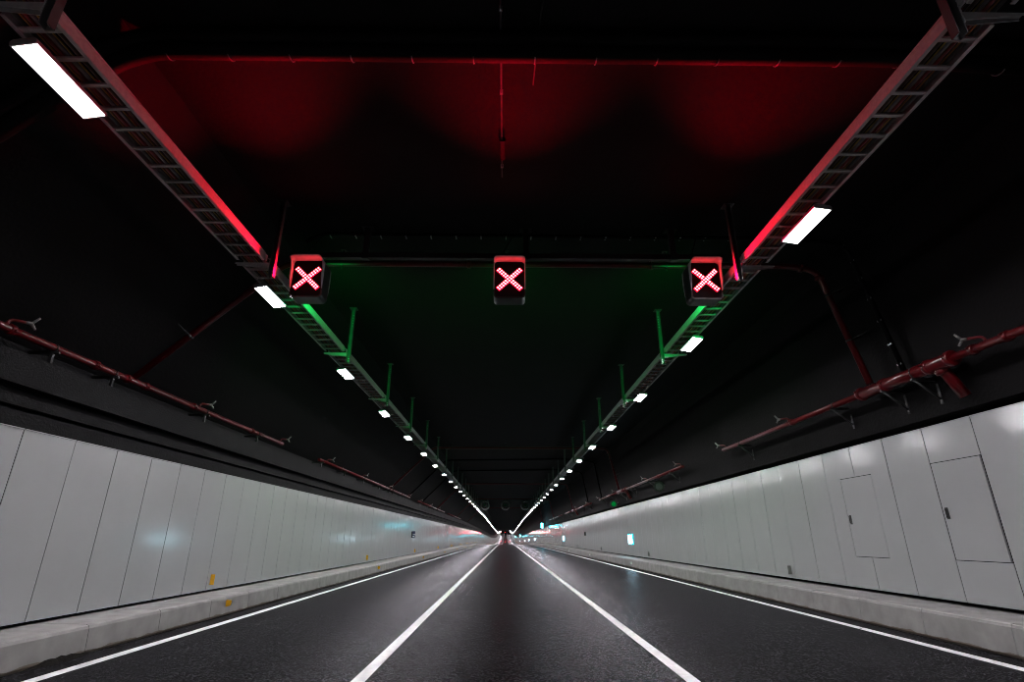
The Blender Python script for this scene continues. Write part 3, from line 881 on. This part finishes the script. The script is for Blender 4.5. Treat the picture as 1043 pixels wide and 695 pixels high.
# small navy sign on the left cladding
t = thing('flag_sign', 'small dark blue double plate standing off the left cladding', 'sign', at(WL, 37.0, 1.62))
obj('plate', MB().box(0.06, 0.24, 0, 0.012, 0.02, 0.20).mesh('plate', M['navy']), t)
obj('plate', MB().box(0.06, 0.24, 0, 0.012, -0.22, -0.02).mesh('plate', M['navy']), t)
obj('bracket', MB().box(0.0, 0.10, 0.012, 0.03, -0.21, 0.19).mesh('bracket', M['darksteel']), t)
obj('symbol', MB().box(0.10, 0.20, -0.004, 0.0, -0.15, -0.10).mesh('symbol', M['whiteface']), t)

def panel_marker(side, y, label):
    s_ = 1 if side == 'left' else -1
    X = WL if side == 'left' else WR
    z = 0.60 if side == 'left' else 0.66
    t = thing('edge_marker', label, 'reflector', at(X, y, z), 0, 'reflectors low on the %s cladding' % side)
    lo, hi = sorted((0.001 * s_, 0.045 * s_))
    obj('body', MB().box(lo, hi, -0.02, 0.02, -0.10, 0.10, 0.004).mesh('body', M['grey_back']), t)
    lo, hi = sorted((0.001 * s_, 0.085 * s_))
    a = MB().box(lo, hi, -0.028, -0.020, -0.10, 0.10)
    o = obj('reflector_face', a.mesh('reflector_face', M['yellow'] if side == 'left' else M['grey_back']), t)
    if side == 'left': o['label'] = 'yellow reflector face'
def kerb_marker(side, y, label):
    s_ = 1 if side == 'left' else -1
    X = KL + 0.012 if side == 'left' else KR - 0.012
    z = 0.21
    t = thing('kerb_reflector', label, 'reflector', at(X, y, z), 0, 'reflectors on the %s kerb face' % side)
    p = [(s_ * 0.001, -0.06), (s_ * 0.085, -0.035), (s_ * 0.10, 0.0), (s_ * 0.10, 0.06), (s_ * 0.001, 0.065)]
    obj('body', MB().prism(p, 0.0, 0.035).mesh('body', M['grey_back']), t)
    o = obj('reflector_face', MB().prism(p, -0.010, 0.0).mesh('reflector_face', M['yellow'] if side == 'left' else M['whiteface']), t)
    if side == 'left': o['label'] = 'yellow reflector face'
for i in range(9):
    nm = ORD[i] if i else 'nearest'
    panel_marker('left', 12.2 + 13.2 * i, '%s yellow upright reflector low on the left cladding' % nm)
    kerb_marker('left', 11.6 + 13.2 * i, '%s yellow wedge reflector on the left kerb face' % nm)
    panel_marker('right', 14.45 + 14.0 * i, '%s grey upright reflector low on the right cladding' % nm)
    kerb_marker('right', 29.0 + 14.0 * i, '%s pale wedge reflector on the right kerb face' % nm)

def loudspeaker(y, z, green, label):
    t = thing('loudspeaker', label, 'loudspeaker', at(6.72, y, z), 0, 'round devices on the right wall')
    obj('horn', MB().tube([(0, -0.30, 0), (0, -0.28, 0), (0, -0.1, 0), (0, 0.12, 0)], [0.24, 0.24, 0.13, 0.10], 18).mesh('horn', M['black']), t)
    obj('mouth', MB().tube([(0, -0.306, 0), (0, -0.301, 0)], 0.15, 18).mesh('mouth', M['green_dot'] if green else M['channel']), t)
    obj('arm', MB().tube([(0, 0, 0), (0.12, 0, 0.10), (0.36, 0, 0.10)], 0.03, 8).mesh('arm', M['channel']), t)
loudspeaker(24.2, 3.52, False, 'round dark horn device on the right wall under the red main')
loudspeaker(34.6, 3.38, True, 'green lit round horn device on the right wall above the cladding')
t = thing('call_point', 'small dark box on the right cladding beyond the lit exit sign', 'box', at(WR, 50.6, 1.75))
obj('box_body', MB().box(-0.10, -0.001, -0.13, 0.13, -0.16, 0.16, 0.02).mesh('box_body', M['darksteel']), t)
obj('front_plate', MB().box(-0.108, -0.099, -0.09, 0.09, -0.11, 0.11).mesh('front_plate', M['channel']), t)
